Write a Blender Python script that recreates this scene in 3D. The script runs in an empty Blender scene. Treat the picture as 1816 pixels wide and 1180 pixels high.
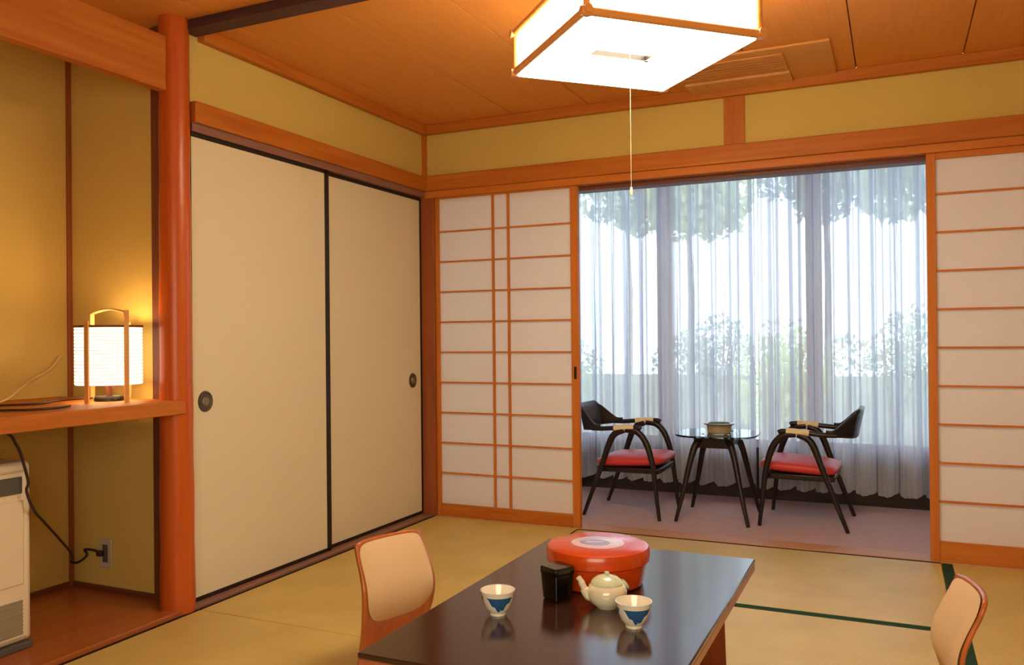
import bpy, bmesh, math, random
from mathutils import Vector, Matrix
random.seed(7)
PI = math.pi
C = bpy.context.scene.collection
scene = bpy.context.scene

# ------------------------------------------------------------------ camera
cam_d = bpy.data.cameras.new('camera'); cam = bpy.data.objects.new('camera', cam_d); C.objects.link(cam)
yaw, pit, rol, fpx = 0.431, 0.005, -0.010, 1472.6
cy_, sy_ = math.cos(yaw), math.sin(yaw)
F = Vector((-sy_*math.cos(pit), cy_*math.cos(pit), math.sin(pit)))
R = Vector((cy_, sy_, 0)); U = R.cross(F)
R2 = R*math.cos(rol)+U*math.sin(rol); U2 = -R*math.sin(rol)+U*math.cos(rol)
m = Matrix((R2, U2, -F)).transposed().to_4x4(); m.translation = Vector((2.378, -4.013, .989))
cam.matrix_world = m
cam_d.sensor_width = 36; cam_d.lens = 36*fpx/1816; cam_d.clip_start = .05; cam_d.clip_end = 200
scene.camera = cam

# ------------------------------------------------------------------ view, world, lights
vs = scene.view_settings
vs.view_transform = 'Standard'; vs.look = 'None'; vs.gamma = 1; vs.exposure = 0.0; vs.use_curve_mapping = False
world = bpy.data.worlds.new('sky'); scene.world = world; world.use_nodes = True
nt = world.node_tree; bg = nt.nodes['Background']
bg.inputs['Color'].default_value = (.74, .85, 1, 1); bg.inputs['Strength'].default_value = 7.6

def lin(c):
    return tuple(((v/255)/12.92 if v/255 <= .04045 else ((v/255+.055)/1.055)**2.4) for v in c)

def area(name, loc, target, sx, sy, power, col):
    l = bpy.data.lights.new(name, 'AREA'); l.shape = 'RECTANGLE'; l.size = sx; l.size_y = sy
    l.energy = power; l.color = col
    o = bpy.data.objects.new(name, l); C.objects.link(o); o.location = loc
    d = Vector(target)-Vector(loc); o.rotation_euler = d.to_track_quat('-Z', 'Y').to_euler()
    return o
WARM = (1, .80, .56)
# added warm fill light behind the camera, standing in for a bounced flash
area('flash_fill', (2.3, -4.40, 1.20), (1.2, -.6, .8), 1.6, .9, 33, (1, .87, .63))

# ------------------------------------------------------------------ materials
def nodes_of(name):
    mt = bpy.data.materials.new(name); mt.use_nodes = True
    n = mt.node_tree; return mt, n, n.nodes['Principled BSDF']
def setp(b, **k):
    for a, v in k.items(): b.inputs[a.replace('_', ' ')].default_value = v
def plain(name, rgb, rough=.6, spec=.4, metal=0, coat=0, bump=0, bscale=200, var=.06, vscale=6):
    mt, n, b = nodes_of(name); L = n.links
    c = lin(rgb)
    tc = n.nodes.new('ShaderNodeTexCoord')
    nz = n.nodes.new('ShaderNodeTexNoise'); nz.inputs['Scale'].default_value = vscale; nz.inputs['Detail'].default_value = 4
    L.new(tc.outputs['Object'], nz.inputs['Vector'])
    mr = n.nodes.new('ShaderNodeMapRange'); mr.inputs['To Min'].default_value = 1-var; mr.inputs['To Max'].default_value = 1+var
    L.new(nz.outputs['Fac'], mr.inputs['Value'])
    mx = n.nodes.new('ShaderNodeVectorMath'); mx.operation = 'SCALE'; mx.inputs[0].default_value = c
    L.new(mr.outputs['Result'], mx.inputs['Scale']); L.new(mx.outputs['Vector'], b.inputs['Base Color'])
    setp(b, Roughness=rough, Metallic=metal)
    b.inputs['Specular IOR Level'].default_value = spec
    b.inputs['Coat Weight'].default_value = coat; b.inputs['Coat Roughness'].default_value = .12
    if bump:
        n2 = n.nodes.new('ShaderNodeTexNoise'); n2.inputs['Scale'].default_value = bscale; n2.inputs['Detail'].default_value = 3
        L.new(tc.outputs['Object'], n2.inputs['Vector'])
        bp = n.nodes.new('ShaderNodeBump'); bp.inputs['Strength'].default_value = bump; bp.inputs['Distance'].default_value = .002
        L.new(n2.outputs['Fac'], bp.inputs['Height']); L.new(bp.outputs['Normal'], b.inputs['Normal'])
    return mt
def wood(name, rgb1, rgb2, axis='z', rough=.45, coat=0, scale=1, grain=.3, spec=.4):
    mt, n, b = nodes_of(name); L = n.links
    tc = n.nodes.new('ShaderNodeTexCoord'); mp = n.nodes.new('ShaderNodeMapping')
    s = {'x': (1.2, 22, 22), 'y': (22, 1.2, 22), 'z': (22, 22, 1.2)}[axis]
    mp.inputs['Scale'].default_value = [v*scale for v in s]
    L.new(tc.outputs['Object'], mp.inputs['Vector'])
    nz = n.nodes.new('ShaderNodeTexNoise'); nz.inputs['Scale'].default_value = 1.6; nz.inputs['Detail'].default_value = 6; nz.inputs['Distortion'].default_value = .6
    L.new(mp.outputs['Vector'], nz.inputs['Vector'])
    cr = n.nodes.new('ShaderNodeValToRGB'); cr.color_ramp.elements[0].position = .5-grain; cr.color_ramp.elements[1].position = .5+grain
    cr.color_ramp.elements[0].color = (*lin(rgb2), 1); cr.color_ramp.elements[1].color = (*lin(rgb1), 1)
    L.new(nz.outputs['Fac'], cr.inputs['Fac']); L.new(cr.outputs['Color'], b.inputs['Base Color'])
    bp = n.nodes.new('ShaderNodeBump'); bp.inputs['Strength'].default_value = .08; bp.inputs['Distance'].default_value = .001
    L.new(nz.outputs['Fac'], bp.inputs['Height']); L.new(bp.outputs['Normal'], b.inputs['Normal'])
    setp(b, Roughness=rough); b.inputs['Coat Weight'].default_value = coat; b.inputs['Coat Roughness'].default_value = .15
    b.inputs['Specular IOR Level'].default_value = spec
    return mt
def emit(name, rgb, strength, base=(240, 225, 190)):
    mt, n, b = nodes_of(name); L = n.links
    tc = n.nodes.new('ShaderNodeTexCoord'); nz = n.nodes.new('ShaderNodeTexNoise'); nz.inputs['Scale'].default_value = 14
    L.new(tc.outputs['Object'], nz.inputs['Vector'])
    mr = n.nodes.new('ShaderNodeMapRange'); mr.inputs['To Min'].default_value = strength*.94; mr.inputs['To Max'].default_value = strength*1.06
    L.new(nz.outputs['Fac'], mr.inputs['Value']); L.new(mr.outputs['Result'], b.inputs['Emission Strength'])
    b.inputs['Emission Color'].default_value = (*rgb, 1); b.inputs['Base Color'].default_value = (*lin(base), 1)
    b.inputs['Roughness'].default_value = .7
    return mt

M = {}
M['plaster'] = plain('plaster_ochre', (205, 178, 98), .92, .15, bump=.35, bscale=260, var=.05, vscale=3)
M['plaster_alcove'] = plain('plaster_alcove', (206, 176, 98), .92, .15, bump=.35, bscale=260, var=.05, vscale=3)
OR1, OR2 = (196, 120, 42), (168, 86, 22)
for a in 'xyz':
    M['wood_'+a] = wood('orange_wood_'+a, OR1, OR2, a, .5, .0, spec=.25)
    M['light_'+a] = wood('light_orange_wood_'+a, (208, 128, 50), (186, 102, 34), a, .5, .0, spec=.25)
    M['dark_'+a] = wood('brown_wood_'+a, (120, 66, 44), (92, 46, 30), a, .5)
    M['ceil_'+a] = wood('ceiling_board_'+a, (224, 152, 72), (214, 138, 60), a, .55, .0, spec=.25, scale=2.2, grain=.34)
M['tan'] = wood('pale_lamp_wood', (222, 166, 104), (200, 140, 80), 'z', .5)
M['post'] = wood('corner_post_wood', (160, 88, 46), (134, 66, 34), 'z', .45)
M['pillar'] = wood('polished_log', (200, 98, 34), (172, 70, 18), 'z', .36, .12, grain=.35, spec=.3)
M['plum'] = wood('plum_beam', (86, 54, 54), (62, 36, 38), 'x', .6)
M['sill'] = wood('sill_wood', (150, 108, 92), (126, 84, 70), 'y', .45, .1)
M['sillx'] = wood('threshold_wood', (204, 152, 106), (184, 126, 84), 'x', .4, .1)
M['alcove_floor'] = wood('alcove_floor_wood', (176, 100, 48), (150, 76, 30), 'y', .35, .3)
M['near_black'] = plain('dark_lacquer', (30, 20, 18), .4, .4)  # shared near-black colour of door frames, floor base and small parts
M['fusuma'] = plain('fusuma_paper', (216, 205, 176), .85, .2, bump=.15, bscale=120, var=.02, vscale=2)
M['shoji'] = None
M['tabletop'] = wood('table_lacquer', (62, 34, 28), (42, 22, 18), 'y', .16, .4, spec=.5)
M['table_edge'] = wood('table_edge_wood', (176, 106, 66), (146, 80, 48), 'y', .35, .3)
M['table_leg'] = wood('table_leg_wood', (150, 72, 36), (122, 52, 24), 'z', .4, .2)
M['ply'] = wood('bent_plywood', (196, 112, 52), (170, 88, 38), 'z', .3, .4)
M['pad'] = plain('beige_upholstery', (214, 184, 144), .8, .2, bump=.3, bscale=500, var=.03)
M['black_wood'] = plain('black_stained_wood', (26, 15, 16), .4, .4, coat=.15, var=.15)
M['cane'] = plain('woven_brown_back', (72, 50, 54), .6, .3, bump=.5, bscale=300, var=.15, vscale=40)
M['wrap'] = plain('cane_wrapping', (236, 220, 184), .6, .3, bump=.4, bscale=200, var=.1, vscale=30)
M['red'] = plain('red_vinyl', (206, 62, 62), .45, .4, var=.05)
M['porcelain'] = plain('white_porcelain', (240, 236, 222), .12, .6, coat=.5, var=.01)
M['pot'] = plain('cream_glaze', (232, 226, 200), .15, .6, coat=.5, var=.04, vscale=30)
M['potgreen'] = plain('pale_green_glaze', (206, 218, 190), .2, .5, coat=.5, var=.08, vscale=40)
M['blue'] = plain('cobalt_glaze', (40, 92, 146), .15, .5, coat=.5, var=.25, vscale=90)
M['black_gloss'] = plain('black_lacquer', (8, 9, 8), .15, .4, coat=.4)
M['vermilion'] = wood('vermilion_lacquer', (216, 80, 18), (186, 56, 10), 'x', .25, .4, scale=.7)
M['lilac'] = plain('lilac_gloss', (214, 190, 208), .3, .5, coat=.4, var=.03)
M['mauve'] = plain('mauve_gloss', (134, 106, 138), .3, .5, coat=.4, var=.05)
M['metal_dark'] = plain('dark_bronze', (92, 80, 66), .4, .5, metal=.6)
M['metal_mid'] = plain('aged_brass', (140, 124, 98), .4, .5, metal=.5)
M['heater'] = plain('cream_plastic', (222, 206, 176), .45, .4, var=.02)
M['heater_grey'] = plain('grey_plastic', (86, 82, 76), .4, .4)
M['grille'] = plain('grille_plastic', (150, 138, 112), .5, .3)
M['cable'] = plain('brown_cable', (52, 34, 22), .5, .4)
M['white_cable'] = plain('ivory_cord', (222, 186, 132), .5, .4)
M['plate'] = plain('socket_plate', (190, 176, 158), .4, .4)
M['green'] = plain('green_border', (30, 66, 44), .8, .2, bump=.3, bscale=600, var=.1, vscale=60)
M['gap_shade'] = plain('dark_gap_strip', (30, 20, 14), .8, .2)  # shade of the gap along sill and threshold, put into a dark strip
M['carpet'] = plain('veranda_carpet', (196, 168, 170), .95, .1, bump=.8, bscale=500, var=.12, vscale=50)
M['alu'] = plain('window_aluminium', (206, 196, 200), .5, .4)
M['kneewall'] = wood('knee_wall_boards', (70, 52, 46), (48, 34, 32), 'x', .6)
M['ac'] = plain('air_conditioner_beige', (212, 150, 84), .5, .3, var=.02)
M['ac_dark'] = plain('air_conditioner_slot', (176, 118, 62), .5, .4, var=.02)
M['diff'] = emit('lamp_paper', (1, .87, .61), 20)
M['diff_side'] = emit('lamp_side_paper', (1, .84, .56), 23.0)
M['andon'] = emit('andon_paper', (1, .86, .60), 2.1)
M['rod'] = wood('lamp_rod', (238, 176, 108), (214, 140, 72), 'x', .3, .3)
M['stone'] = plain('garden_gravel', (120, 122, 110), .95, .1, var=.3, vscale=3)
def leaf(name, rgb):
    mt = plain(name, rgb, .55, .3, var=.3, vscale=2); n = mt.node_tree; L = n.links; b = n.nodes['Principled BSDF']
    t = n.nodes.new('ShaderNodeBsdfTranslucent'); t.inputs['Color'].default_value = (*[min(1, v*1.5) for v in lin(rgb)], 1)
    mx = n.nodes.new('ShaderNodeMixShader'); mx.inputs['Fac'].default_value = .5
    out = n.nodes['Material Output']; L.new(b.outputs[0], mx.inputs[1]); L.new(t.outputs[0], mx.inputs[2]); L.new(mx.outputs[0], out.inputs['Surface'])
    return mt
M['leafA'] = leaf('leaves_green', (176, 184, 164))
M['leafB'] = leaf('leaves_soft_green', (166, 176, 166))
M['leafC'] = leaf('leaves_lime', (190, 196, 162))
M['bark'] = wood('bark', (176, 170, 160), (150, 144, 136), 'z', .9)
M['ash'] = plain('straw_tan', (176, 156, 122), .6, .3, var=.08, vscale=40)
M['ashrim'] = plain('grey_green_glaze', (110, 118, 104), .2, .5, coat=.4)

# tatami: fine woven ribs across the mat
def tatami():
    mt, n, b = nodes_of('tatami_rush'); L = n.links
    tc = n.nodes.new('ShaderNodeTexCoord')
    w = n.nodes.new('ShaderNodeTexWave'); w.bands_direction = 'X'; w.inputs['Scale'].default_value = 60; w.inputs['Distortion'].default_value = .8
    L.new(tc.outputs['Object'], w.inputs['Vector'])
    nz = n.nodes.new('ShaderNodeTexNoise'); nz.inputs['Scale'].default_value = 5; nz.inputs['Detail'].default_value = 5
    L.new(tc.outputs['Object'], nz.inputs['Vector'])
    ad = n.nodes.new('ShaderNodeMath'); ad.operation = 'MULTIPLY_ADD'; ad.inputs[1].default_value = .25
    L.new(w.outputs['Fac'], ad.inputs[0]); L.new(nz.outputs['Fac'], ad.inputs[2])
    cr = n.nodes.new('ShaderNodeValToRGB'); cr.color_ramp.elements[0].position = .3; cr.color_ramp.elements[1].position = .95
    cr.color_ramp.elements[0].color = (*lin((192, 166, 90)), 1); cr.color_ramp.elements[1].color = (*lin((212, 188, 112)), 1)
    L.new(ad.outputs[0], cr.inputs['Fac']); L.new(cr.outputs['Color'], b.inputs['Base Color'])
    bp = n.nodes.new('ShaderNodeBump'); bp.inputs['Strength'].default_value = .25; bp.inputs['Distance'].default_value = .001
    L.new(w.outputs['Fac'], bp.inputs['Height']); L.new(bp.outputs['Normal'], b.inputs['Normal'])
    setp(b, Roughness=.46); b.inputs['Specular IOR Level'].default_value = .55
    return mt
M['tatami'] = tatami()

def sheet(name, rgb, transp, transl, trcol):
    mt = bpy.data.materials.new(name); mt.use_nodes = True; n = mt.node_tree; n.nodes.clear(); L = n.links
    out = n.nodes.new('ShaderNodeOutputMaterial')
    tc = n.nodes.new('ShaderNodeTexCoord'); nz = n.nodes.new('ShaderNodeTexNoise'); nz.inputs['Scale'].default_value = 60
    L.new(tc.outputs['Object'], nz.inputs['Vector'])
    mr = n.nodes.new('ShaderNodeMapRange'); mr.inputs['To Min'].default_value = .96; mr.inputs['To Max'].default_value = 1.0
    L.new(nz.outputs['Fac'], mr.inputs['Value'])
    sc = n.nodes.new('ShaderNodeVectorMath'); sc.operation = 'SCALE'; sc.inputs[0].default_value = lin(rgb); L.new(mr.outputs['Result'], sc.inputs['Scale'])
    d = n.nodes.new('ShaderNodeBsdfDiffuse'); L.new(sc.outputs['Vector'], d.inputs['Color'])
    t = n.nodes.new('ShaderNodeBsdfTranslucent'); t.inputs['Color'].default_value = (*trcol, 1)
    m1 = n.nodes.new('ShaderNodeMixShader'); m1.inputs['Fac'].default_value = transl
    L.new(d.outputs[0], m1.inputs[1]); L.new(t.outputs[0], m1.inputs[2])
    tr = n.nodes.new('ShaderNodeBsdfTransparent'); m2 = n.nodes.new('ShaderNodeMixShader'); m2.inputs['Fac'].default_value = transp
    if transp:   # woven threads close up when the cloth turns edge-on
        lw = n.nodes.new('ShaderNodeLayerWeight'); lw.inputs['Blend'].default_value = .5
        m3 = n.nodes.new('ShaderNodeMapRange'); m3.inputs['From Min'].default_value = 0; m3.inputs['From Max'].default_value = .5
        m3.inputs['To Min'].default_value = transp; m3.inputs['To Max'].default_value = transp*.12
        L.new(lw.outputs['Facing'], m3.inputs['Value']); L.new(m3.outputs['Result'], m2.inputs['Fac'])
    L.new(m1.outputs[0], m2.inputs[1]); L.new(tr.outputs[0], m2.inputs[2]); L.new(m2.outputs[0], out.inputs['Surface'])
    return mt
M['sheer'] = sheet('sheer_curtain', (236, 238, 246), .34, .42, (.60, .64, .76))
M['shoji'] = sheet('shoji_paper', (246, 238, 230), 0, .42, (.98, .94, .92))
def glass(name, rgb, fac_min):
    mt = bpy.data.materials.new(name); mt.use_nodes = True; n = mt.node_tree; n.nodes.clear(); L = n.links
    out = n.nodes.new('ShaderNodeOutputMaterial'); tr = n.nodes.new('ShaderNodeBsdfTransparent'); tr.inputs['Color'].default_value = (*rgb, 1)
    g = n.nodes.new('ShaderNodeBsdfGlossy'); g.inputs['Roughness'].default_value = .02
    fr = n.nodes.new('ShaderNodeFresnel'); fr.inputs['IOR'].default_value = 1.45
    mx = n.nodes.new('ShaderNodeMixShader'); L.new(fr.outputs[0], mx.inputs['Fac']); L.new(tr.outputs[0], mx.inputs[1]); L.new(g.outputs[0], mx.inputs[2])
    L.new(mx.outputs[0], out.inputs['Surface']); return mt
M['glass'] = glass('window_glass', (.94, .97, .96), 0)
M['tglass'] = glass('table_glass', (.62, .72, .72), 0)

# ------------------------------------------------------------------ mesh building
class MB:
    def __init__(s): s.v = []; s.f = []
    def add(s, vs_, fs): o = len(s.v); s.v += [tuple(p) for p in vs_]; s.f += [tuple(i+o for i in f) for f in fs]; return s
    def box(s, x0, x1, y0, y1, z0, z1, M_=None):
        vs_ = [Vector((x, y, z)) for x in (x0, x1) for y in (y0, y1) for z in (z0, z1)]
        if M_ is not None: vs_ = [M_ @ p for p in vs_]
        return s.add(vs_, [(0, 1, 3, 2), (4, 6, 7, 5), (0, 4, 5, 1), (2, 3, 7, 6), (0, 2, 6, 4), (1, 5, 7, 3)])
    def tube(s, pts, r, seg=10, cap=True):
        pts = [Vector(p) for p in pts]; n = len(pts); rs = r if isinstance(r, (list, tuple)) else [r]*n
        t0 = (pts[1]-pts[0]).normalized(); up = Vector((0, 0, 1)) if abs(t0.z) < .9 else Vector((1, 0, 0))
        a = t0.cross(up).normalized(); vs_ = []; fs = []
        for i, p in enumerate(pts):
            t = (pts[min(i+1, n-1)]-pts[max(i-1, 0)]).normalized()
            a = (a-t*a.dot(t)).normalized(); b = t.cross(a)
            for k in range(seg):
                th = 2*PI*k/seg; vs_.append(p+(a*math.cos(th)+b*math.sin(th))*rs[i])
        for i in range(n-1):
            for k in range(seg):
                k2 = (k+1) % seg; fs.append((i*seg+k, i*seg+k2, (i+1)*seg+k2, (i+1)*seg+k))
        if cap: fs.append(tuple(reversed(range(seg)))); fs.append(tuple((n-1)*seg+k for k in range(seg)))
        return s.add(vs_, fs)
    def lathe(s, prof, seg=32, c=(0, 0, 0), sx=1, sy=1, rot=0):
        vs_ = []; fs = []; n = len(prof)
        for (r, z) in prof:
            for k in range(seg):
                th = 2*PI*k/seg+rot; vs_.append((c[0]+max(r, 1e-5)*math.cos(th)*sx, c[1]+max(r, 1e-5)*math.sin(th)*sy, c[2]+z))
        for i in range(n-1):
            for k in range(seg):
                k2 = (k+1) % seg; fs.append((i*seg+k, i*seg+k2, (i+1)*seg+k2, (i+1)*seg+k))
        return s.add(vs_, fs)
    def grid(s, fn, nu, nv):
        vs_ = [fn(i/nu, j/nv) for i in range(nu+1) for j in range(nv+1)]
        fs = [(i*(nv+1)+j, (i+1)*(nv+1)+j, (i+1)*(nv+1)+j+1, i*(nv+1)+j+1) for i in range(nu) for j in range(nv)]
        return s.add(vs_, fs)
    def prism(s, poly, z0, z1):
        n = len(poly); vs_ = [(x, y, z0) for x, y in poly]+[(x, y, z1) for x, y in poly]
        return s.add(vs_, [tuple(reversed(range(n))), tuple(range(n, 2*n))]+[(i, (i+1) % n, n+(i+1) % n, n+i) for i in range(n)])
    def mesh(s, name, mat, ang=35):
        me = bpy.data.meshes.new(name); me.from_pydata(s.v, [], s.f); me.materials.append(mat)
        bm = bmesh.new(); bm.from_mesh(me); bmesh.ops.recalc_face_normals(bm, faces=bm.faces); bm.to_mesh(me); bm.free()
        me.polygons.foreach_set('use_smooth', [True]*len(me.polygons)); me.set_sharp_from_angle(angle=math.radians(ang)); me.update()
        return me
    def build(s, name, mat, parent=None, bevel=0, solid=0, ang=35, loc=None, rz=0):
        o = bpy.data.objects.new(name, s.mesh(name, mat, ang)); C.objects.link(o)
        if parent: o.parent = parent
        if loc: o.location = loc
        o.rotation_euler.z = rz
        if solid:
            md = o.modifiers.new('solid', 'SOLIDIFY'); md.thickness = solid; md.offset = 0
        if bevel:
            md = o.modifiers.new('bevel', 'BEVEL'); md.width = bevel; md.segments = 2; md.limit_method = 'ANGLE'; md.angle_limit = .7
            md.harden_normals = False
        return o
def bx(name, mat, x0, x1, y0, y1, z0, z1, parent=None, bevel=.0015, M_=None):
    return MB().box(x0, x1, y0, y1, z0, z1, M_).build(name, mat, parent, bevel)
def tag(o, label, cat, group=None, kind=None):
    o['label'] = label; o['category'] = cat
    if group: o['group'] = group
    if kind: o['kind'] = kind
    return o
def struct(o, label, cat): return tag(o, label, cat, kind='structure')
def empty(name, loc=(0, 0, 0), rz=0):
    o = bpy.data.objects.new(name, None); o.empty_display_size = .05; C.objects.link(o); o.location = loc; o.rotation_euler.z = rz; return o
def copy_tree(o, parent=None):
    c = o.copy(); C.objects.link(c); c.parent = parent
    for ch in list(o.children): copy_tree(ch, c)
    return c

# ------------------------------------------------------------------ room constants
XW, YF = 3.46, -5.3          # right wall, wall behind the camera
HC, ZC = 2.114, 2.165        # underside of ceiling moulding, ceiling boards
# floor: tatami mats as pieces of the floor
floor = struct(bx('floor', M['near_black'], -.02, XW, YF, .0, -.06, -.035, bevel=0), 'tatami mat floor of the room beside the veranda', 'floor')
def mat_piece(x0, x1, y0, y1, along, ba, bb):
    g = .0018
    x0 += g; x1 -= g; y0 += g; y1 -= g
    t = MB().box(x0, x1, y0, y1, -.035, 0).build('tatami_mat', M['tatami'], floor, .002)
    if along == 'x':
        for ya, yb in ((y0, y0+ba), (y1-bb, y1)): bx('border', M['green' if yb < -.1 else 'gap_shade'], x0, x1, ya, yb, -.003, .0012, t, 0)
    else:
        for xa, xb in ((x0, x0+ba), (x1-bb, x1)): bx('border', M['green' if xa > .1 else 'gap_shade'], xa, xb, y0, y1, -.003, .0012, t, 0)
x0 = .048
mat_piece(x0, .90, -1.725, -.01, 'y', .013, .003)
mat_piece(.90, 2.552, -.915, -.006, 'x', .018, .014)
mat_piece(.90, 2.552, -1.80, -.915, 'x', .022, .018)
mat_piece(2.552, XW, -1.72, -.014, 'y', .040, .02)
mat_piece(2.552, XW, -3.44, -1.72, 'y', .040, .02)
mat_piece(x0, .90, -3.44, -1.725, 'y', .013, .003)
mat_piece(.90, 2.552, -2.62, -1.80, 'x', .02, .02)
mat_piece(.90, 2.552, -3.44, -2.62, 'x', .02, .02)
mat_piece(x0, 1.75, -4.34, -3.44, 'x', .02, .02); mat_piece(1.75, XW, -4.34, -3.44, 'x', .02, .02)
mat_piece(x0, 1.75, YF, -4.34, 'x', .02, .02); mat_piece(1.75, XW, YF, -4.34, 'x', .02, .02)

# ceiling boards
ceil_ = struct(bx('ceiling', M['dark_y'], -.75, XW, YF, .0, ZC+.014, ZC+.05, bevel=0), 'boarded wooden ceiling above the room', 'ceiling')
xs = [.985+.418*k for k in range(-4, 7)]
for i in range(len(xs)-1):
    a, b = max(xs[i], -.7), min(xs[i+1], XW)
    if b-a < .05: continue
    bx('ceiling_board', M['ceil_y'], a+.002, b-.002, YF, -.0, ZC, ZC+.014, ceil_, .0015)
# mouldings below the ceiling
struct(bx('trim_1', M['wood_x'], 0, XW, -.035, 0, HC, ZC, bevel=.003), 'orange wooden moulding where ceiling meets the veranda wall', 'moulding')
struct(bx('trim_2', M['wood_y'], 0, .035, -1.66, -.036, HC, ZC, bevel=.003), 'orange wooden moulding where ceiling meets the wall above the sliding doors', 'moulding')
struct(bx('trim_3', M['plum'], -.16, XW, -1.745, -1.665, ZC-.035, ZC-.001, bevel=.003), 'dark plum beam crossing the ceiling from the log pillar', 'beam')

# ---- veranda-side wall (y = 0)
wb = struct(bx('wall_back', M['plaster'], 0, XW, .0, .06, 1.88, ZC, bevel=0), 'ochre plaster strip above the shoji lintel', 'wall')
struct(bx('trim_4', M['wood_z'], 1.655, 1.752, -.012, .0, 1.885, HC, bevel=.002), 'short wooden strut in the plaster above the veranda opening', 'strut')
struct(bx('trim_5', M['wood_z'], -.002, .022, -.022, .0, 1.885, HC, bevel=.002), 'thin corner strut between the two plaster strips', 'strut')
n_ = struct(bx('trim_6', M['wood_x'], .0, XW, -.03, .06, 1.80, 1.885, bevel=.004), 'orange lintel rail running above the shoji and veranda opening', 'lintel')
bx('head_track', M['light_x'], .0, XW, -.012, .05, 1.764, 1.80, n_, .001)
bx('inner_track', M['dark_x'], .0, XW, .05, .14, 1.742, 1.80, n_, .001)
struct(bx('trim_7', M['post'], -.10, .066, -.010, .10, 0.0, 1.80, bevel=.003), 'dark brown corner post between sliding doors and shoji', 'post')
struct(bx('trim_8', M['sillx'], .0, XW, .0, .125, -.03, .002, bevel=.002), 'pale wooden threshold between tatami and veranda carpet', 'threshold')
struct(bx('wall_right', M['plaster'], XW, XW+.06, YF, 1.3, -.04, 2.3, bevel=0), 'ochre plaster wall on the right side of the room', 'wall')
struct(bx('wall_front', M['plaster'], -.7, XW, YF-.06, YF, -.04, 2.3, bevel=0), 'ochre plaster wall behind the camera', 'wall')

# ---- left wall (x = 0) above the sliding doors
wl = struct(bx('wall_left', M['plaster'], -.06, .0, -1.70, .0, 1.875, ZC, bevel=0), 'ochre plaster strip above the sliding closet doors', 'wall')
n2 = struct(bx('trim_9', M['wood_y'], -.06, .03, -1.70, -.03, 1.80, 1.88, bevel=.004), 'orange lintel rail above the cream sliding doors', 'lintel')
bx('head_track', M['sill'], -.08, .012, -1.70, -.001, 1.768, 1.80, n2, .001)
struct(bx('trim_10', M['sill'], -.10, .046, -1.745, -.012, -.03, .010, bevel=.002), 'brown wooden sill under the cream sliding doors', 'sill')
# closet behind the doors
struct(bx('wall_left_closet', M['plaster'], -.14, -.10, -1.74, .0, -.04, 2.2, bevel=0), 'closed back of the closet behind the sliding doors', 'wall')

# fusuma
def fusuma(nm, xf, y0, y1, hy, label, wr=.016):
    z0, z1 = .010, 1.766; x0_, x1_ = xf-.02, xf
    f = struct(empty(nm, (xf-.01, (y0+y1)/2, z0)), label, 'sliding door')
    def b(n, mat, a0, a1, c0, c1, d0, d1, par=f, bev=.001):
        return bx(n, mat, a0-(xf-.01), a1-(xf-.01), c0-(y0+y1)/2, c1-(y0+y1)/2, d0-z0, d1-z0, par, bev)
    fr = .016
    b('paper_panel', M['fusuma'], x0_+.003, x1_-.002, y0+fr, y1-wr, z0+fr, z1-fr, bev=0)
    b('stile', M['near_black'], x0_, x1_, y0, y0+fr, z0, z1); b('stile', M['near_black'], x0_, x1_, y1-wr, y1, z0, z1)
    b('rail', M['near_black'], x0_, x1_, y0+fr, y1-fr, z0, z0+fr); b('rail', M['near_black'], x0_, x1_, y0+fr, y1-fr, z1-fr, z1)
    h = MB(); h.lathe([(.0, .004), (.026, .003), (.029, .006), (.034, .006), (.036, .0)], 28)
    ho = h.build('door_pull', M['metal_dark'], f); ho.rotation_euler = (0, PI/2, 0); ho.location = (.008, hy-(y0+y1)/2, .755-z0); ho.scale = (1.12, 1, 1)
    h2 = MB().lathe([(.0, .0075), (.014, .0075), (.017, .0035)], 24).build('pull_centre', M['metal_mid'], ho)
    return f
fusuma('door_1', .004, -1.715, -.868, -1.638, 'cream paper sliding door next to the round log pillar', .032)
fusuma('door_2', -.016, -.90, -.010, -.112, 'cream paper sliding door next to the shoji corner')

# shoji
def shoji(nm, x0_, x1_, y0, y1, stiles, zb, zt, rungs, vert, label, latch=None):
    f = struct(empty(nm, ((x0_+x1_)/2, y0, .002)), label, 'shoji'); ox, oz = (x0_+x1_)/2, .002
    def b(n, mat, a0, a1, c0, c1, d0, d1, bev=.001):
        return bx(n, mat, a0-ox, a1-ox, c0-y0, c1-y0, d0-oz, d1-oz, f, bev)
    sl, sr = stiles
    b('stile', M['light_z'], x0_, x0_+sl, y0, y1, .002, 1.764, .002); b('stile', M['light_z'], x1_-sr, x1_, y0, y1, .002, 1.764, .002)
    b('bottom_rail', M['light_x'] if x0_ > 1 else M['wood_x'], x0_+sl, x1_-sr, y0+.002, y1-.002, .002, zb, .002)
    b('top_rail', M['light_x'], x0_+sl, x1_-sr, y0+.002, y1-.002, zt, 1.764)
    b('paper', M['shoji'], x0_+sl-.003, x1_-sr+.003, y0+.017, y0+.0185, zb-.003, zt+.003, 0)
    ym = y0+.016
    for z in rungs: b('rung', M['light_x'], x0_+sl, x1_-sr, y0+.006, ym, z-.0045, z+.0045, 0)
    for x in vert: b('muntin', M['light_z'], x-.006, x+.006, y0+.005, ym, zb, zt, 0)
    if latch:
        lt = MB().box(-.007, .007, -.004, .0, -.032, .032).build('latch', M['near_black'], f, .002); lt.location = (latch[0]-ox, latch[2]-y0, latch[1]-oz)
    return f
rl = [.238+.167*k for k in range(9)]
shoji('door_3', .066, .906, .004, .036, (.020, .040), .068, 1.757, rl, [.419, .510], 'shoji screen with a double muntin beside the dark corner post', (.888, .80, .004))
rr = [.259+.166*k for k in range(9)]
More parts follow.
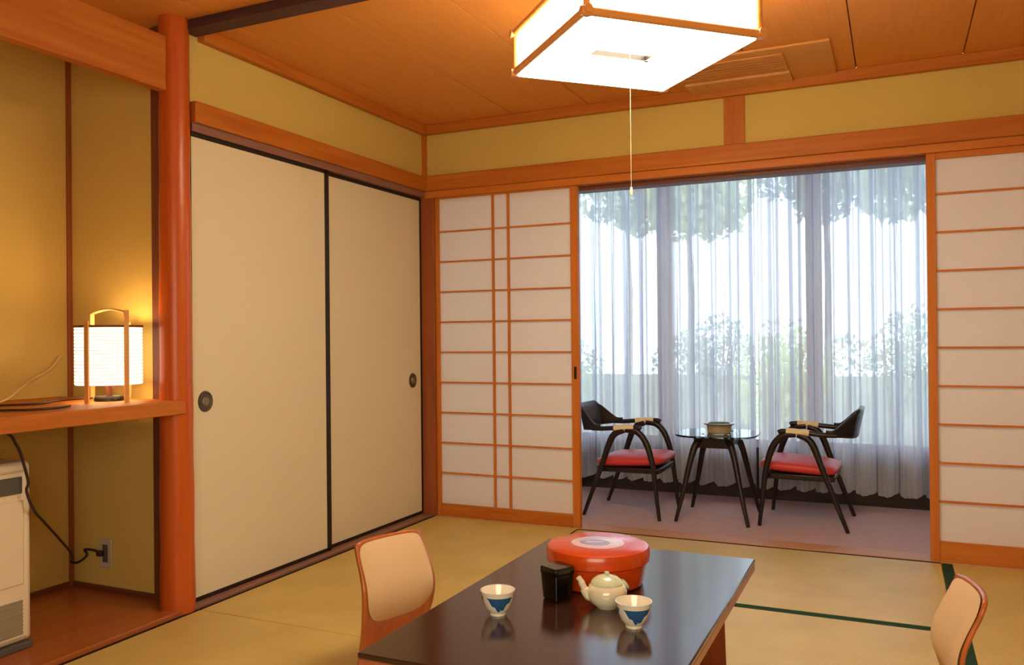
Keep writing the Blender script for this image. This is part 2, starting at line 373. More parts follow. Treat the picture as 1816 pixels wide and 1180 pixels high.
shoji('door_4', 2.512, 3.43, .004, .036, (.036, .030), .088, 1.737, rr, [2.93, 3.02], 'shoji screen at the right edge of the veranda opening')

# ---- alcove (tokonoma)
AD, AY0, AY1 = -.60, -3.55, -1.742
struct(bx('wall_alcove', M['plaster_alcove'], AD-.05, AD, AY0, AY1+.05, -.04, 2.2, bevel=0), 'ochre plaster back wall of the alcove', 'wall')
struct(bx('wall_alcove_side', M['plaster_alcove'], AD, -.06, AY1, AY1+.03, -.04, 2.2, bevel=0), 'ochre plaster side wall of the alcove behind the paper lamp', 'wall')
struct(bx('wall_alcove_end', M['plaster_alcove'], AD, 0, AY0-.05, AY0, -.04, 2.2, bevel=0), 'ochre plaster far side wall of the alcove', 'wall')
struct(bx('wall_left_rear', M['plaster'], -.05, 0, YF, AY0-.05, -.04, 2.2, bevel=0), 'ochre plaster wall left of the alcove', 'wall')
struct(bx('trim_11', M['alcove_floor'], AD, .046, AY0, AY1, -.03, .018, bevel=.003), 'brown wooden board floor of the alcove', 'alcove floor')
struct(bx('trim_12', M['wood_y'], -.03, .012, AY0, -1.82, 1.888, 2.084, bevel=.003), 'wide orange board across the top of the alcove', 'board')
struct(bx('trim_13', M['post'], AD, AD+.012, AY1-.018, AY1, .018, 2.16, bevel=.002), 'thin vertical corner strip in the alcove', 'strip')
struct(bx('baseboard_alcove', M['dark_y'], AD, AD+.008, AY0, AY1-.018, .018, .038, bevel=.001), 'thin brown skirting along the alcove back wall', 'skirting')
struct(bx('baseboard_alcove_side', M['dark_x'], AD+.012, -.125, AY1-.008, AY1, .018, .038, bevel=.001), 'thin brown skirting along the alcove side wall', 'skirting')
struct(bx('trim_14', M['dark_z'], -.142, -.06, AY1-.012, AY1+.03, .018, 2.16, bevel=.002), 'dark brown stile behind the log pillar in the alcove', 'stile')
# log pillar, slightly irregular
pl = MB(); prof = []
for i in range(25):
    z = -.0+ZC*i/24; prof.append(((.0605-.009*i/24)+.0012*math.sin(i*1.7), z))
pl.lathe(prof, 40)
po = struct(pl.build('trim_15', M['pillar'], ang=60), 'round polished orange log pillar beside the alcove', 'pillar'); po.location = (-.006, -1.769, 0)

# alcove shelf
sh = MB().box(-.60, .055, 0, 1.745, 0, .05)
so = tag(sh.build('alcove_shelf', M['wood_y'], bevel=.003), 'orange wooden shelf across the alcove carrying the glowing paper lamp', 'shelf'); so.location = (.0, AY0, .722)
so.location = (0, AY0+.02, .722)

# paper lamp on the shelf (andon)
an = tag(empty('paper_lamp', (-.20, -1.895, .772)), 'glowing round paper lamp with thin wooden posts on the alcove shelf', 'lamp')
prof = []
N = 17
for i in range(N+1):
    z = .06+.208*i/N; prof.append((.110, z));
    if i < N: prof.append((.1125, z+.104/N))
MB().lathe(prof, 48).build('shade', M['andon'], an, ang=80)
rib = MB()
for i in range(1, N):
    z = .06+.208*i/N; rib.lathe([(.1128, z-.0010), (.1138, z), (.1128, z+.0010), (.1105, z)], 40)
rb = rib.build('shade_rib', M['wrap'], an); rb['kind'] = 'stuff'
MB().lathe([(.106, .264), (.114, .264), (.115, .272), (.106, .272), (.106, .264)], 40).build('rim', M['dark_x'], an)
for a, top in ((-62, .325), (-126, .285), (118, .325), (54, .285)):
    th = math.radians(a)+.883
    c, s = math.cos(th)*.119, math.sin(th)*.119
    Mx = Matrix.Translation((c, s, 0)) @ Matrix.Rotation(th, 4, 'Z')
    MB().box(-.004, .004, -.008, .008, 0, top, Mx).build('post', M['tan'], an, .001)
th = math.radians(-62)+.883
Mx = Matrix.Rotation(th, 4, 'Z')
hm = MB().grid(lambda u, v: Mx @ Vector(((u*2-1)*.121, (v-.5)*.018, .316+.014*math.sin(u*PI))), 14, 1)
hm.build('handle', M['tan'], an, solid=.005)
MB().lathe([(.0, .018), (.045, .018), (.05, .01), (.05, 0), (0, 0)], 28).build('lamp_base', M['near_black'], an)
MB().tube([(0, 0, .018), (0, 0, .07)], .011, 12).build('bulb_holder', M['dark_z'], an)
MB().box(-.112, .112, -.005, .005, .052, .058, Mx).build('crossbar', M['dark_x'], an)
pt = bpy.data.lights.new('paper_lamp_bulb', 'POINT'); pt.energy = 2.0; pt.color = (1, .64, .30); pt.shadow_soft_size = .03
pto = bpy.data.objects.new('paper_lamp_bulb', pt); C.objects.link(pto); pto.parent = an; pto.location = (0, 0, .22)

# cords on the shelf and the heater cable
def smooth(pts, n=8):
    P = [Vector(p) for p in pts]; out = []
    for i in range(len(P)-1):
        a, b, c, d = P[max(i-1, 0)], P[i], P[i+1], P[min(i+2, len(P)-1)]
        for k in range(n):
            t = k/n; out.append(.5*((2*b)+(c-a)*t+(2*a-5*b+4*c-d)*t*t+(-a+3*b-3*c+d)*t**3))
    out.append(P[-1]); return out
zt = .772
def cable(name, pts, r, mat, label, **k): return tag(MB().tube(smooth(pts), r, 8).build(name, mat), label, 'cable', **k)
cable('power_cord', [(-.24, -1.93, zt+.012), (-.30, -2.02, zt+.008), (-.26, -2.14, zt+.006), (-.34, -2.28, zt+.006), (-.28, -2.45, zt+.006), (-.35, -2.65, zt+.006)], .004, M['cable'], 'dark power cord trailing along the alcove shelf from the paper lamp')
cable('power_cord', [(-.06, -2.16, zt+.006), (-.03, -2.24, zt+.006), (-.05, -2.31, zt+.006), (-.10, -2.34, zt+.006), (-.14, -2.40, zt+.006), (-.13, -2.5, zt+.006)], .004, M['cable'], 'short loop of dark cord near the front of the alcove shelf')
cable('lamp_cord', [(-.585, -1.80, .93), (-.58, -1.85, .88), (-.57, -1.93, .845), (-.50, -2.02, .82), (-.46, -2.12, zt+.008), (-.48, -2.22, zt+.006), (-.46, -2.34, zt+.006), (-.47, -2.55, zt+.006)], .0035, M['white_cable'], 'ivory cord sagging beside the paper lamp onto the shelf')
cable('heater_cable', [(-.30, -2.45, .715), (-.12, -2.352, .712), (-.108, -2.308, .666), (-.108, -2.284, .600), (-.106, -2.272, .545), (-.108, -2.276, .516), (-.12, -2.244, .451), (-.2, -2.15, .385), (-.3, -2.02, .29), (-.45, -1.86, .185), (-.580, -1.765, .118), (-.553, -1.752, .117), (-.505, -1.752, .149), (-.518, -1.752, .169), (-.47, -1.756, .174), (-.432, -1.765, .174)], .0045, M['cable'], 'brown cable hanging from the shelf over the heater to the wall socket')

# wall socket
ol = tag(empty('wall_socket', (-.405, AY1, .165)), 'small grey wall socket low in the alcove with a plug in it', 'socket')
bx('cover_plate', M['plate'], -.032, .032, -.007, -.0005, -.055, .055, ol, .002)
bx('socket_face', M['heater_grey'], -.013, .013, -.011, -.006, -.034, .034, ol, .001)
bx('plug', M['cable'], -.026, -.002, -.030, -.011, -.008, .012, ol, .003)

# fan heater
he = tag(empty('fan_heater', (-.24, -2.455, .018)), 'cream fan heater with a grey display band standing in the alcove', 'heater')
hw = .212
bx('foot_plate', M['heater_grey'], -.105, .118, -hw+.008, hw-.004, 0, .022, he, .004)
bx('body', M['heater'], -.10, .108, -hw, hw, .022, .585, he, .016)
bx('front_panel', M['heater'], .106, .113, -hw+.016, hw-.030, .205, .47, he, .003)
bx('top_panel', M['heater'], -.09, .114, -hw+.006, hw-.006, .555, .592, he, .012)
bx('display_band', M['heater_grey'], .106, .1135, -hw+.010, hw-.034, .492, .545, he, .002)
g_ = bx('grille_frame', M['heater'], .106, .1125, -hw+.014, hw-.024, .040, .165, he, .002)
bx('grille_back', M['grille'], .1126, .1136, -hw+.024, hw-.036, .048, .157, g_, 0)
for k in range(9):
    z = .055+.012*k
    bx('louvre', M['grille'], .1136, .1166, -hw+.024, hw-.036, z-.0018, z+.0018, g_, 0)
for k in range(4):
    bx('button', M['plate'], .1135, .1150, -hw+.04+.03*k, -hw+.058+.03*k, .508, .520, he, .001)

# ------------------------------------------------------------------ pendant lamp
lr = math.radians(44.5)
pe = tag(empty('pendant_lamp', (1.646, -1.528, 1.845), lr), 'square wooden framed paper ceiling lamp with a pull cord', 'lamp')
hs = .272
MB_ = MB()
hin = .135
ringp = MB()
for (a0, a1, b0, b1) in ((-hs, hs, -hs, -hin), (-hs, hs, hin, hs), (-hs, -hin, -hin, hin), (hin, hs, -hin, hin)): ringp.box(a0, a1, b0, b1, 0, .006)
ringp.build('bottom_diffuser', M['diff'], pe, .001)
rec = MB().box(-hin, hin, -hin, hin, .062, .066)
for (a0, a1, b0, b1) in ((-hin, hin, -hin-.003, -hin), (-hin, hin, hin, hin+.003), (-hin-.003, -hin, -hin, hin), (hin, hin+.003, -hin, hin)): rec.box(a0, a1, b0, b1, .006, .066)
rec.build('recessed_diffuser', M['diff'], pe)
lp = MB()
e = .014
for (a0, a1, b0, b1) in ((-hin, hin, hin-e, hin), (-hin, hin, -hin, -hin+e), (-hin, -hin+e, -hin, hin), (hin-e, hin, -hin, hin)): lp.box(a0, a1, b0, b1, .044, .0615)
lp.build('recess_frame', M['near_black'], pe)
for sx, sy in ((0, -1), (0, 1), (-1, 0), (1, 0)):
    if sx == 0: mb = MB().box(-hs+.006, hs-.006, sy*(hs-.008)-.001, sy*(hs-.008)+.001, .008, .142)
    else: mb = MB().box(sx*(hs-.008)-.001, sx*(hs-.008)+.001, -hs+.006, hs-.006, .008, .142)
    mb.build('side_paper', M['diff_side'], pe)
for z in (.012, .140):
    q = hs+.004
    for s in (-1, 1):
        MB().tube([(-q-.017, s*q, z), (q+.017, s*q, z)], .0125, 12).build('frame_rod', M['rod'], pe)
        MB().tube([(s*q, -q-.017, z+.003), (s*q, q+.017, z+.003)], .0125, 12).build('frame_rod', M['rod'], pe)
for sx in (-1, 1):
    for sy in (-1, 1):
        MB().tube([(sx*(hs+.002), sy*(hs+.002), -.001), (sx*(hs+.002), sy*(hs+.002), .150)], .010, 12).build('corner_post', M['rod'], pe)
bx('top_board', M['light_x'], -hs+.01, hs-.01, -hs+.01, hs-.01, .143, .149, pe, .001)
bx('ceiling_mount', M['light_x'], -.07, .07, -.07, .07, .149, ZC-1.845, pe, .002)
MB().tube([(0, 0, .058), (0, 0, -.402)], .0006, 6).build('pull_cord', M['wrap'], pe)
MB().lathe([(0, -.424), (.004, -.423), (.0055, -.412), (.003, -.398), (0, -.397)], 14).build('pull_knob', M['porcelain'], pe)

# ceiling air conditioner panel
ac = tag(empty('air_conditioner', (1.83, -.255, ZC)), 'tan ceiling air conditioner panel behind the square lamp', 'air conditioner')
bx('panel', M['ac'], -.345, .33, -.235, .235, -.012, -.0, ac, .005)
bx('intake_grille', M['ac'], -.32, .142, -.17, .045, -.018, -.012, ac, .002)
for k in range(6):
    y = -.15+.034*k
    bx('slot', M['ac_dark'], -.31, .132, y-.004, y+.004, -.0195, -.0178, ac, 0)
bx('louvre_flap', M['tan'], -.32, .145, .075, .235, -.026, -.012, ac, .004)

# ------------------------------------------------------------------ low table
tb = tag(empty('low_table', (1.675, -2.035, 0)), 'low dark lacquered table with orange-brown edges holding the tea things', 'table')
tw, tl = .326, .533
MB().box(-tw, tw, -tl, tl, .318, .330).build('tabletop', M['tabletop'], tb, .003)
MB().box(-tw+.001, tw-.001, -tl+.001, tl-.001, .294, .318).build('edge_band', M['table_edge'], tb, .003)
for s in (-1, 1):
    bx('apron', M['table_leg'], -.24, .24, s*(tl-.09)-.010, s*(tl-.09)+.010, .245, .294, tb, .002)
    bx('apron', M['table_leg'], s*(tw-.075)-.010, s*(tw-.075)+.010, -.43, .43, .245, .294, tb, .002)
for sx in (-1, 1):
    for sy in (-1, 1):
        cx, cyy = sx*.205, sy*.50
        dx, dy = sx*.707, sy*.707
        pr = MB(); vsq = []
        for (d, z) in ((-.075, .294), (.030, .294), (.040, 0), (-.045, 0)):
            for w_ in (-.014, .014): vsq.append((cx+dx*d-dy*w_*sx*sy*sx*sy, cyy+dy*d+dx*w_, z))
        pr.add(vsq, [(0, 2, 4, 6), (1, 7, 5, 3), (0, 1, 3, 2), (2, 3, 5, 4), (4, 5, 7, 6), (6, 7, 1, 0)])
        pr.build('leg', M['table_leg'], tb, .002)

TZ = .330
# round lacquer box; lilac disc with a smaller mauve oval on the lid
rbx = tag(empty('round_box', (1.650, -1.893, TZ)), 'round vermilion lacquered box with a lilac oval on its lid', 'box')
MB().lathe([(0, 0), (.112, 0), (.118, .004), (.129, .055), (.131, .078), (.125, .078), (.12, .01), (0, .01)], 56).build('box_body', M['vermilion'], rbx)
MB().lathe([(.128, .060), (.1325, .060), (.1375, .064), (.139, .088), (.134, .099), (.122, .1035), (0, .1045)], 56).build('lid', M['vermilion'], rbx)
MB().lathe([(0, .1050), (.064, .1052), (.066, .1044)], 40, sx=1.08, sy=1.0).build('lid_oval', M['lilac'], rbx)
MB().lathe([(0, .1058), (.038, .1058), (.0385, .1050)], 36, c=(-.006, -.004, 0), sx=1.1, sy=.8).build('inner_oval', M['mauve'], rbx)
o = MB().box(-.022, .022, -.0035, .0035, .1058, .1064).build('oval_stroke', M['lilac'], rbx); o.rotation_euler.z = .45; o.location = (-.006, -.004, 0)

# black tea caddy
cd = tag(empty('tea_caddy', (1.603, -2.070, TZ), math.radians(62)), 'black glossy square tea caddy left of the teapot', 'caddy')
def sqlathe(prof, r_corner, mat, name, par):
    mb = MB(); 
    def ring(h, z, n=5):
        out = []
        for q in range(4):
            for k in range(n):
                a = PI/2*q+PI/2*k/(n-1); rc = min(r_corner, h)
                cx = (h-rc)*(1 if q in (0, 3) else -1); cy = (h-rc)*(1 if q in (0, 1) else -1)
                out.append((cx+rc*math.cos(a), cy+rc*math.sin(a), z))
        return out
    rings = [ring(h, z) for h, z in prof]; n = len(rings[0]); vs_ = [p for r_ in rings for p in r_]; fs = []
    for i in range(len(rings)-1):
        for k in range(n): fs.append((i*n+k, i*n+(k+1) % n, (i+1)*n+(k+1) % n, (i+1)*n+k))
    mb.add(vs_, fs); return mb.build(name, mat, par)
sqlathe([(.001, 0), (.024, 0), (.027, .003), (.030, .05), (.0305, .066), (.0005, .066)], .006, M['black_gloss'], 'caddy_body', cd)
sqlathe([(.031, .064), (.0318, .066), (.0318, .080), (.030, .083), (.0005, .0838)], .006, M['black_gloss'], 'lid', cd)

# teapot
tp = tag(empty('teapot', (1.737, -2.081, TZ)), 'cream glazed teapot with a pale green lid in front of the red box', 'teapot')
MB().lathe([(0, .0), (.026, 0), (.028, .003), (.041, .013), (.0485, .028), (.0485, .040), (.043, .053), (.038, .057), (.034, .056), (.033, .05), (0, .05)], 40).build('pot_body', M['pot'], tp)
MB().lathe([(.0385, .0565), (.039, .059), (.035, .066), (.024, .0735), (.010, .077), (.005, .078), (.0065, .082), (.005, .085), (0, .086)], 36).build('lid', M['potgreen'], tp)
dl = Vector((-R2.x, -R2.y, 0)).normalized()
MB().tube(smooth([dl*.036+Vector((0, 0, .024)), dl*.048+Vector((0, 0, .030)), dl*.056+Vector((0, 0, .046)), dl*.064+Vector((0, 0, .064)), dl*.070+Vector((0, 0, .072))], 5), [.012]*5+[.011]*5+[.008]*5+[.0065]*5+[.006], 14).build('spout', M['pot'], tp)
dh = (-dl*.8+Vector((-dl.y, dl.x, 0))*-.35).normalized()
MB().tube(smooth([dh*.036+Vector((0, 0, .040)), dh*.042+Vector((0, 0, .043)), dh*.052+Vector((0, 0, .048))], 5), [.013]*5+[.012]*5+[.015], 14).build('side_handle', M['potgreen'], tp)

# cups
def cup(x, y, lab, rot):
    c = tag(empty('tea_cup', (x, y, TZ), rot), lab, 'cup', 'porcelain tea cups on the low table')
    MB().lathe([(0, .004), (.0165, .004), (.0165, 0), (.019, 0), (.0195, .006), (.030, .018), (.0365, .036), (.041, .057), (.0415, .0585), (.040, .0585), (.035, .038), (.027, .018), (.012, .010), (0, .010)], 44).build('bowl', M['porcelain'], c)
    # painted blue wedge: a thin glaze patch following the wall
    prof = [(.0195, .006), (.030, .018), (.0365, .036), (.041, .057)]
    def rad(z):
        for i in range(3):
            if z <= prof[i+1][1]: t = (z-prof[i][1])/(prof[i+1][1]-prof[i][1]); return prof[i][0]+t*(prof[i+1][0]-prof[i][0])
        return prof[-1][0]
    for k in range(3):
        def fn(u, v, k=k):
            lo = .012+.034*abs(2*u-1)**1.3 + (.003*math.sin(u*26) if 0 < u < 1 else 0)
            z = min(lo, .046)+(.047-min(lo, .046))*v
            th = k*2*PI/3+(u-.5)*1.75; r_ = rad(z)+.0006
            return (r_*math.cos(th), r_*math.sin(th), z)
        MB().grid(fn, 22, 6).build('blue_pattern', M['blue'], c)
    return c
vd = math.atan2(-F.y, -F.x)
cup(1.516, -2.234, 'white tea cup with blue pattern standing alone at the left of the table', vd+.15)
cup(1.836, -2.190, 'white tea cup with blue pattern in front of the cream teapot', vd+.1)

# ------------------------------------------------------------------ legless chairs
def zaisu(loc, rz, lab, sc):
    z = tag(empty('legless_chair', loc, rz), lab, 'floor chair', 'bent plywood floor chairs at the low table')
    P = [(-.058, .400), (-.046, .360), (-.022, .310), (-.004, .262), (.0, .215), (-.008, .165), (-.022, .115), (-.032, .075), (-.030, .042), (-.012, .018), (.022, .007), (.10, .006), (.22, .006), (.34, .006), (.40, .008)]
    HWd = [.132, .136, .140, .145, .147, .143, .136, .134, .138, .148, .160, .175, .182, .178, .165]
    S = smooth([(p[0], w, p[1]) for p, w in zip(P, HWd)], 4)
    Wn = 12
    def fn(u, v):
        i = min(int(u*(len(S)-1)+.5), len(S)-1); p = S[i]; s = v*2-1
        w = p.y
        bow = .020*(s*s)*(1 if p.z > .05 else p.z/.05)      # the back wraps slightly forward at the sides
        zz = p.z-(.006*max(0, abs(s)-.6)**2/.16 if i < 3 else 0)
        return (p.x+bow, s*w, zz+.003)
    MB().grid(fn, len(S)-1, Wn).build('plywood_shell', M['ply'], z, solid=.011, ang=60).scale = (sc,)*3
    def pad(u, v):      # cushion on the back: rounded rectangle between z .14 and .39
        a, b = u*2-1, v*2-1
        ex = 9 if a > 0 else 3.6
        k = (abs(a)**ex+abs(b)**ex)**(1/ex) or 1
        mx_ = max(abs(a), abs(b)); s_ = mx_/k if k else 1
        a2, b2 = a*s_, b*s_
        zz = .270+a2*.125; w = .128+.006*(1-a2) - (.016*max(0, -a2)**3)
        # shell x at this height
        xx = None
        for i in range(len(S)-1):
            if S[i].z >= zz >= S[i+1].z: t = (S[i].z-zz)/(S[i].z-S[i+1].z+1e-9); xx = S[i].x+(S[i+1].x-S[i].x)*t; break
        xx = S[0].x if xx is None else xx
        th = .020*(1-max(abs(a), abs(b))**6)
        return (xx+.020*b2*b2+.009+th, b2*w, zz)
    MB().grid(pad, 16, 16).build('back_pad', M['pad'], z, ang=80).scale = (sc,)*3
    def seat(u, v):
        a, b = u*2-1, v*2-1; k = (abs(a)**5+abs(b)**5)**(.2) or 1; s_ = max(abs(a), abs(b))/k
        return (.20+a*s_*.165, b*s_*.155, .016+.018*(1-max(abs(a), abs(b))**6))
    MB().grid(seat, 14, 14).build('seat_pad', M['pad'], z, ang=80).scale = (sc,)*3
    return z
zaisu((.989, -1.857, 0), math.radians(-17.9), 'bent plywood floor chair with beige pad at the left side of the table', .944)
zaisu((2.506, -1.717, 0), math.radians(190), 'bent plywood floor chair with beige pad at the right edge of the picture', .924)

# ------------------------------------------------------------------ veranda
VX0, VX1, VY = -.9, 3.75, 1.16
struct(bx('floor_veranda', M['carpet'], VX0, VX1, .125, VY, -.05, 0, bevel=0), 'mauve-brown carpet of the veranda', 'carpet')
struct(bx('wall_veranda', M['kneewall'], VX0, VX1, VY, VY+.12, -.05, .30, bevel=0), 'dark boarded wall under the veranda windows', 'wall')
struct(bx('baseboard_veranda', M['kneewall'], VX0, VX1, VY-.015, VY, 0, .075, bevel=.001), 'dark skirting below the veranda curtain', 'skirting')
struct(bx('wall_veranda_top', M['plaster'], VX0, VX1, VY, VY+.12, 2.06, 2.45, bevel=0), 'plaster above the veranda windows', 'wall')
struct(bx('wall_veranda_left', M['plaster'], VX0-.06, VX0, .0, VY+.12, -.05, 2.45, bevel=0), 'plaster end wall at the left of the veranda', 'wall')
struct(bx('wall_veranda_right', M['plaster'], VX1, VX1+.06, .0, VY+.12, -.05, 2.45, bevel=0), 'plaster end wall at the right of the veranda', 'wall')
struct(bx('wall_veranda_inner', M['plaster'], VX0, 0, .0, .06, -.05, 2.45, bevel=0), 'plaster wall between closet and veranda', 'wall')
struct(bx('ceiling_veranda', M['ceil_x'], VX0, VX1, .06, VY+.12, 2.18, 2.22, bevel=0), 'boarded ceiling of the veranda', 'ceiling')
# windows
edges = [VX0, .15, 1.05, 1.95, 2.85, VX1]
for i in range(5):
    a, b = edges[i], edges[i+1]
    w = struct(empty('window_%d' % (i+1), ((a+b)/2, VY+.06, .30)), 'aluminium framed window behind the sheer curtain' + [' at the far left', ' behind the left chair', ' behind the glass table', ' behind the right chair', ' at the far right'][i], 'window')
    hx = (b-a)/2
    for nm, r_ in (('stile', (-hx, -hx+.045, 0, 1.76)), ('stile', (hx-.045, hx, 0, 1.76)), ('sash_rail', (-hx+.045, hx-.045, 0, .05)), ('sash_rail', (-hx+.045, hx-.045, 1.71, 1.76))):
        bx(nm, M['alu'], r_[0], r_[1], -.022, .022, r_[2], r_[3], w, .002)
    bx('pane', M['glass'], -hx+.04, hx-.04, -.003, .003, .045, 1.715, w, 0)
# curtains
def curtain(x0_, x1_, seed, lab):
    rnd = random.Random(seed); ph = [rnd.uniform(0, 6.28) for _ in range(6)]
    L_ = x1_-x0_; nfold = L_/.112
    def fn(u, v):
        x = x0_+L_*u; z = 1.985-1.90*v
        a = 2*PI*nfold*(u+.006*math.sin(u*13+ph[1])+.003*math.sin(u*41+ph[3]))+ph[0]
        sharp = math.sin(a)+.28*math.sin(2*a+.8)
        y = (.032+.006*v)*sharp+.010*math.sin(3.7*a+ph[4])*(.4+v)+.006*math.sin(8.3*a+ph[5])*(.3+v)
        return (x+.020*math.cos(a)*(.7+.3*v), 1.075+y, z+(.010*math.sin(a+1) if v > .999 else 0))
    c = MB().grid(fn, int(L_*230), 20).build('sheer_curtain', M['sheer'], ang=180)
    return tag(c, lab, 'curtain', 'sheer white curtains in front of the veranda windows')
curtain(VX0+.05, 1.648, 3, 'sheer white curtain behind the left armchair and glass table')
curtain(1.662, VX1-.05, 5, 'sheer white curtain behind the right armchair')
cr_ = tag(empty('curtain_rail', (1.42, 1.075, 2.0)), 'dark curtain rail above the sheer curtains', 'curtain rail')
MB().box(VX0-1.42+.01, VX1-1.42-.01, -.012, .012, 0, .022).build('rail', M['dark_x'], cr_, .002)
for k in range(5): bx('bracket', M['dark_x'], -1.9+.95*k-.01, -1.9+.95*k+.01, -.01, .08, .002, .05, cr_, .001)

# ---- armchairs
def armchair(loc, rz, lab):
    c = tag(empty('armchair', loc, rz), lab, 'armchair', 'black armchairs with red seats on the veranda')
    for s in (-1, 1):
        y0_, y1_ = s*.213, s*.205
        # one bent leg pair per side: rear leg, curve, front leg
        rear = [(-.213, s*.215, 0), (-.16, s*.213, .14), (-.10, s*.210, .30), (-.06, s*.208, .41), (-.03, s*.206, .455), (.02, s*.205, .478)]
        front = [(.213, s*.215, 0), (.196, s*.213, .14), (.180, s*.211, .28), (.158, s*.209, .37), (.128, s*.207, .435), (.085, s*.206, .472), (.03, s*.205, .480)]
        for nm, pts in (('leg', rear), ('leg', front)):
            sp = smooth(pts, 5); n = len(sp); MB().tube(sp, [.0095+.0085*min(1, i/(n*.55)) for i in range(n)], 12).build(nm, M['black_wood'], c)
        arm = smooth([(-.165, s*.200, .478), (-.10, s*.206, .480), (0, s*.208, .488), (.09, s*.206, .492), (.115, s*.205, .484)], 5)
        MB().tube(arm, [.012]*4+[.013]*(len(arm)-5)+[.010], 12).build('armrest', M['black_wood'], c)
        MB().tube(smooth([(-.035, s*.2075, .486), (.02, s*.208, .490), (.075, s*.2065, .4925)], 5), .0165, 14).build('cane_wrap', M['wrap'], c)
    # curved back band
    def back(u, v):
        t = u*2-1; a = abs(t)
        # plan: arms run back along y = +-.20 then round the corner
        if a > .55:
            k = (a-.55)/.45; x = -.225+.11*k**.8 ; y = (.148+.056*min(1, k*1.6)**.7)
        else:
            k = a/.55; x = -.245+.020*k**3; y = .148*k
        y = math.copysign(y, t)
        w = 1-min(1, max(0, (a-.42)/.45)); w = w*w*(3-2*w)
        top = .502+.105*w; bot = .470-.008*w
        z = bot+(top-bot)*v
        return (x-.030*v*w, y, z)
    MB().grid(back, 40, 8).build('backrest', M['black_wood'], c, solid=.014, ang=60)
    def inner(u, v):
        p = back(.30+.40*u, .22+.62*v); return (p[0]+.0095, p[1], p[2])
    MB().grid(inner, 18, 6).build('back_panel', M['cane'], c, solid=.004, ang=60)
    # seat cushion
    def seat(sgn):
        def fn(u, v):
            a, b = u*2-1, v*2-1; k = (abs(a)**6+abs(b)**6)**(1/6) or 1; mx_ = max(abs(a), abs(b)); s_ = mx_/k
            e_ = 1-mx_**5
            return (.030+a*s_*.190, b*s_*.190, .300+sgn*(.012+.022*e_)+(.010*a if 1 else 0))
        return fn
    sm = MB(); sm.grid(seat(1), 16, 16); sm.grid(seat(-1), 16, 16)
    n = 16; off = (n+1)*(n+1)
    bd = [(i, 0) for i in range(n+1)]+[(n, j) for j in range(1, n+1)]+[(i, n) for i in range(n-1, -1, -1)]+[(0, j) for j in range(n-1, 0, -1)]
    ids = [i*(n+1)+j for i, j in bd]
    sm.f += [(ids[k], ids[(k+1) % len(ids)], ids[(k+1) % len(ids)]+off, ids[k]+off) for k in range(len(ids))]
    sm.build('seat_cushion', M['red'], c, ang=80)
    f = MB().box(-.150, .200, -.170, .170, .238, .268)
    f.build('seat_frame', M['black_wood'], c, .006)
    for s in (-1, 1):
        MB().tube([(-.118, s*.210, .262), (-.10, s*.150, .252)], .009, 8).build('seat_bracket', M['black_wood'], c)
        MB().tube([(.183, s*.211, .256), (.16, s*.150, .252)], .009, 8).build('seat_bracket', M['black_wood'], c)
    return c
armchair((1.022, .540, 0), 0, 'dark armchair with red seat left of the glass table')
armchair((1.955, .628, 0), PI-.03, 'dark armchair with red seat right of the glass table')

# ---- glass table
gt = tag(empty('glass_table', (1.503, .550, 0)), 'small round-cornered glass table on four splayed dark legs between the armchairs', 'table')
pts = []
for k in range(48):
    a = 2*PI*k/48; ca, sa = math.cos(a), math.sin(a)
    e_ = 2/3.2; pts.append((.215*math.copysign(abs(ca)**e_, ca), .215*math.copysign(abs(sa)**e_, sa)))
MB().prism(pts, .447, .457).build('glass_top', M['tglass'], gt, .002)
for sx in (-1, 1):
    for sy in (-1, 1):
        sp = smooth([(sx*.188, sy*.200, 0), (sx*.150, sy*.175, .16), (sx*.112, sy*.145, .34), (sx*.088, sy*.125, .41), (sx*.055, sy*.085, .444)], 5)
        n = len(sp); MB().tube(sp, [.009+.010*min(1, i/(n*.6)) for i in range(n)], 12).build('leg', M['black_wood'], gt)
for s in (-1, 1):
    bx('apron', M['black_wood'], -.105, .105, s*.11-.009, s*.11+.009, .385, .440, gt, .004)
    bx('apron', M['black_wood'], s*.085-.009, s*.085+.009, -.12, .12, .395, .440, gt, .004)
ab = tag(empty('ashtray_bowl', (1.512, .545, .457)), 'small tan bowl with a grey-green rim on the glass table', 'bowl')
MB().lathe([(0, 0), (.058, 0), (.062, .004), (.066, .045), (.060, .045), (.056, .01), (0, .01)], 32).build('bowl_body', M['ash'], ab)
MB().lathe([(.058, .042), (.080, .046), (.082, .052), (.074, .055), (.058, .052), (.058, .042)], 32).build('rim', M['ashrim'], ab)

# ------------------------------------------------------------------ garden outside
struct(bx('ground', M['stone'], -14, 18, VY+.12, 26, -.65, -.45, bevel=0), 'gravel garden ground outside the veranda', 'ground')
def leaves(mb, cx, cy, cz, rx, ry, rz_, n, size, rnd):
    for _ in range(n):
        while True:
            p = Vector((rnd.uniform(-1, 1), rnd.uniform(-1, 1), rnd.uniform(-1, 1)))
            if .25 < p.length < 1: break
        p = p.normalized()*p.length**.5
        q = Vector((cx+p.x*rx, cy+p.y*ry, cz+p.z*rz_))
        nrm = Vector((rnd.uniform(-1, 1), rnd.uniform(-1, 1), rnd.uniform(-.2, 1))).normalized()
        a = nrm.cross(Vector((rnd.uniform(-1, 1), rnd.uniform(-1, 1), rnd.uniform(-1, 1)))).normalized(); b = nrm.cross(a)
        s = size*rnd.uniform(.6, 1.3)
        mb.add([q-a*s, q+b*s*.5, q+a*s, q-b*s*.5], [(0, 1, 2, 3)])
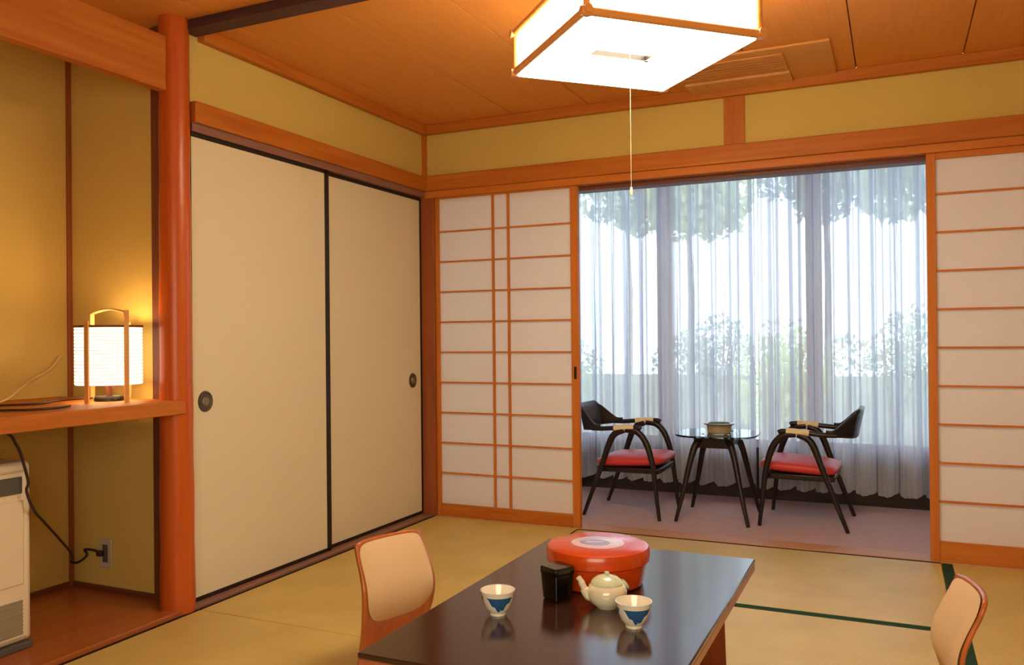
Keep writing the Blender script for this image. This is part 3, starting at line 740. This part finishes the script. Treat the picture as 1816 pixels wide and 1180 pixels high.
def shrub(x, y, w, h, mat, n, lab, seed):
    rnd = random.Random(seed); t = tag(empty('shrub', (x, y, -.45)), lab, 'shrub', 'shrubs in the garden')
    st = MB()
    for k in range(5):
        a = rnd.uniform(0, 6.28); st.tube([(0, 0, 0), (math.cos(a)*w*.25, math.sin(a)*w*.25, h*.5), (math.cos(a)*w*.35, math.sin(a)*w*.35, h*.8)], [.03, .018, .008], 6)
    st.build('stems', M['bark'], t)
    mb = MB()
    for k in range(6):
        leaves(mb, rnd.uniform(-.5, .5)*w, rnd.uniform(-.4, .4)*w*.6, h*rnd.uniform(.4, .75), w*.42, w*.35, h*.3, n//6, .05, rnd)
    f = mb.build('foliage', M[mat], t); f['kind'] = 'stuff'
def tree(x, y, h, w, mat, n, lab, seed, dens=.09):
    rnd = random.Random(seed); t = tag(empty('tree', (x, y, -.45)), lab, 'tree', 'trees in the garden')
    tr = MB().tube([(0, 0, 0), (.05, 0, h*.4), (-.04, .05, h*.8)], [.09, .07, .03], 10)
    for k in range(7):
        a = k*2.4; z0 = h*rnd.uniform(.70, .80); tr.tube([(0, 0, z0), (math.cos(a)*w*.3, math.sin(a)*w*.3, z0+h*.08), (math.cos(a)*w*.6, math.sin(a)*w*.6, z0+h*.12)], [.05, .03, .012], 6)
    tr.build('trunk', M['bark'], t)
    mb = MB()
    for k in range(12):
        a = rnd.uniform(0, 6.28); r_ = rnd.uniform(.1, .75)*w
        leaves(mb, math.cos(a)*r_, math.sin(a)*r_, h*rnd.uniform(.68, .98), w*.38, w*.38, h*.09, n//12, dens, rnd)
    f = mb.build('foliage', M[mat], t); f['kind'] = 'stuff'
pos = ['leftmost', 'second from the left', 'third from the left', 'middle', 'third from the right', 'second from the right', 'rightmost']
for k, (x, y, w, h, mt) in enumerate([(-3.9, 8.0, 1.15, 1.75, 'leafB'), (-1.9, 6.3, 1.0, 1.65, 'leafA'), (-.1, 8.4, 1.15, 1.8, 'leafB'), (1.15, 6.0, .95, 1.65, 'leafC'), (2.35, 8.0, 1.1, 1.8, 'leafA'), (3.7, 5.9, 1.05, 1.75, 'leafC'), (6.0, 8.0, 1.2, 1.9, 'leafA')]):
    shrub(x, y, w, h, mt, 1800, pos[k]+' leafy shrub outside, seen faintly through the sheer curtain', 20+k)
spots = ['first from the left', 'second from the left', 'third from the left', 'third from the right', 'second from the right', 'first from the right']
for k, (x, y, h, w, mt) in enumerate([(-6.2, 12.6, 5.6, 1.6, 'leafB'), (-3.6, 15.9, 6.4, 1.6, 'leafA'), (-1.3, 12.4, 5.5, 1.5, 'leafC'), (1.0, 16.0, 6.5, 1.7, 'leafB'), (3.2, 12.2, 5.4, 1.5, 'leafA'), (5.9, 15.6, 6.4, 1.7, 'leafB')]):
    tree(x, y, h, w, mt, 2600, 'garden tree behind the sheer curtain, '+spots[k], 40+k, .12)
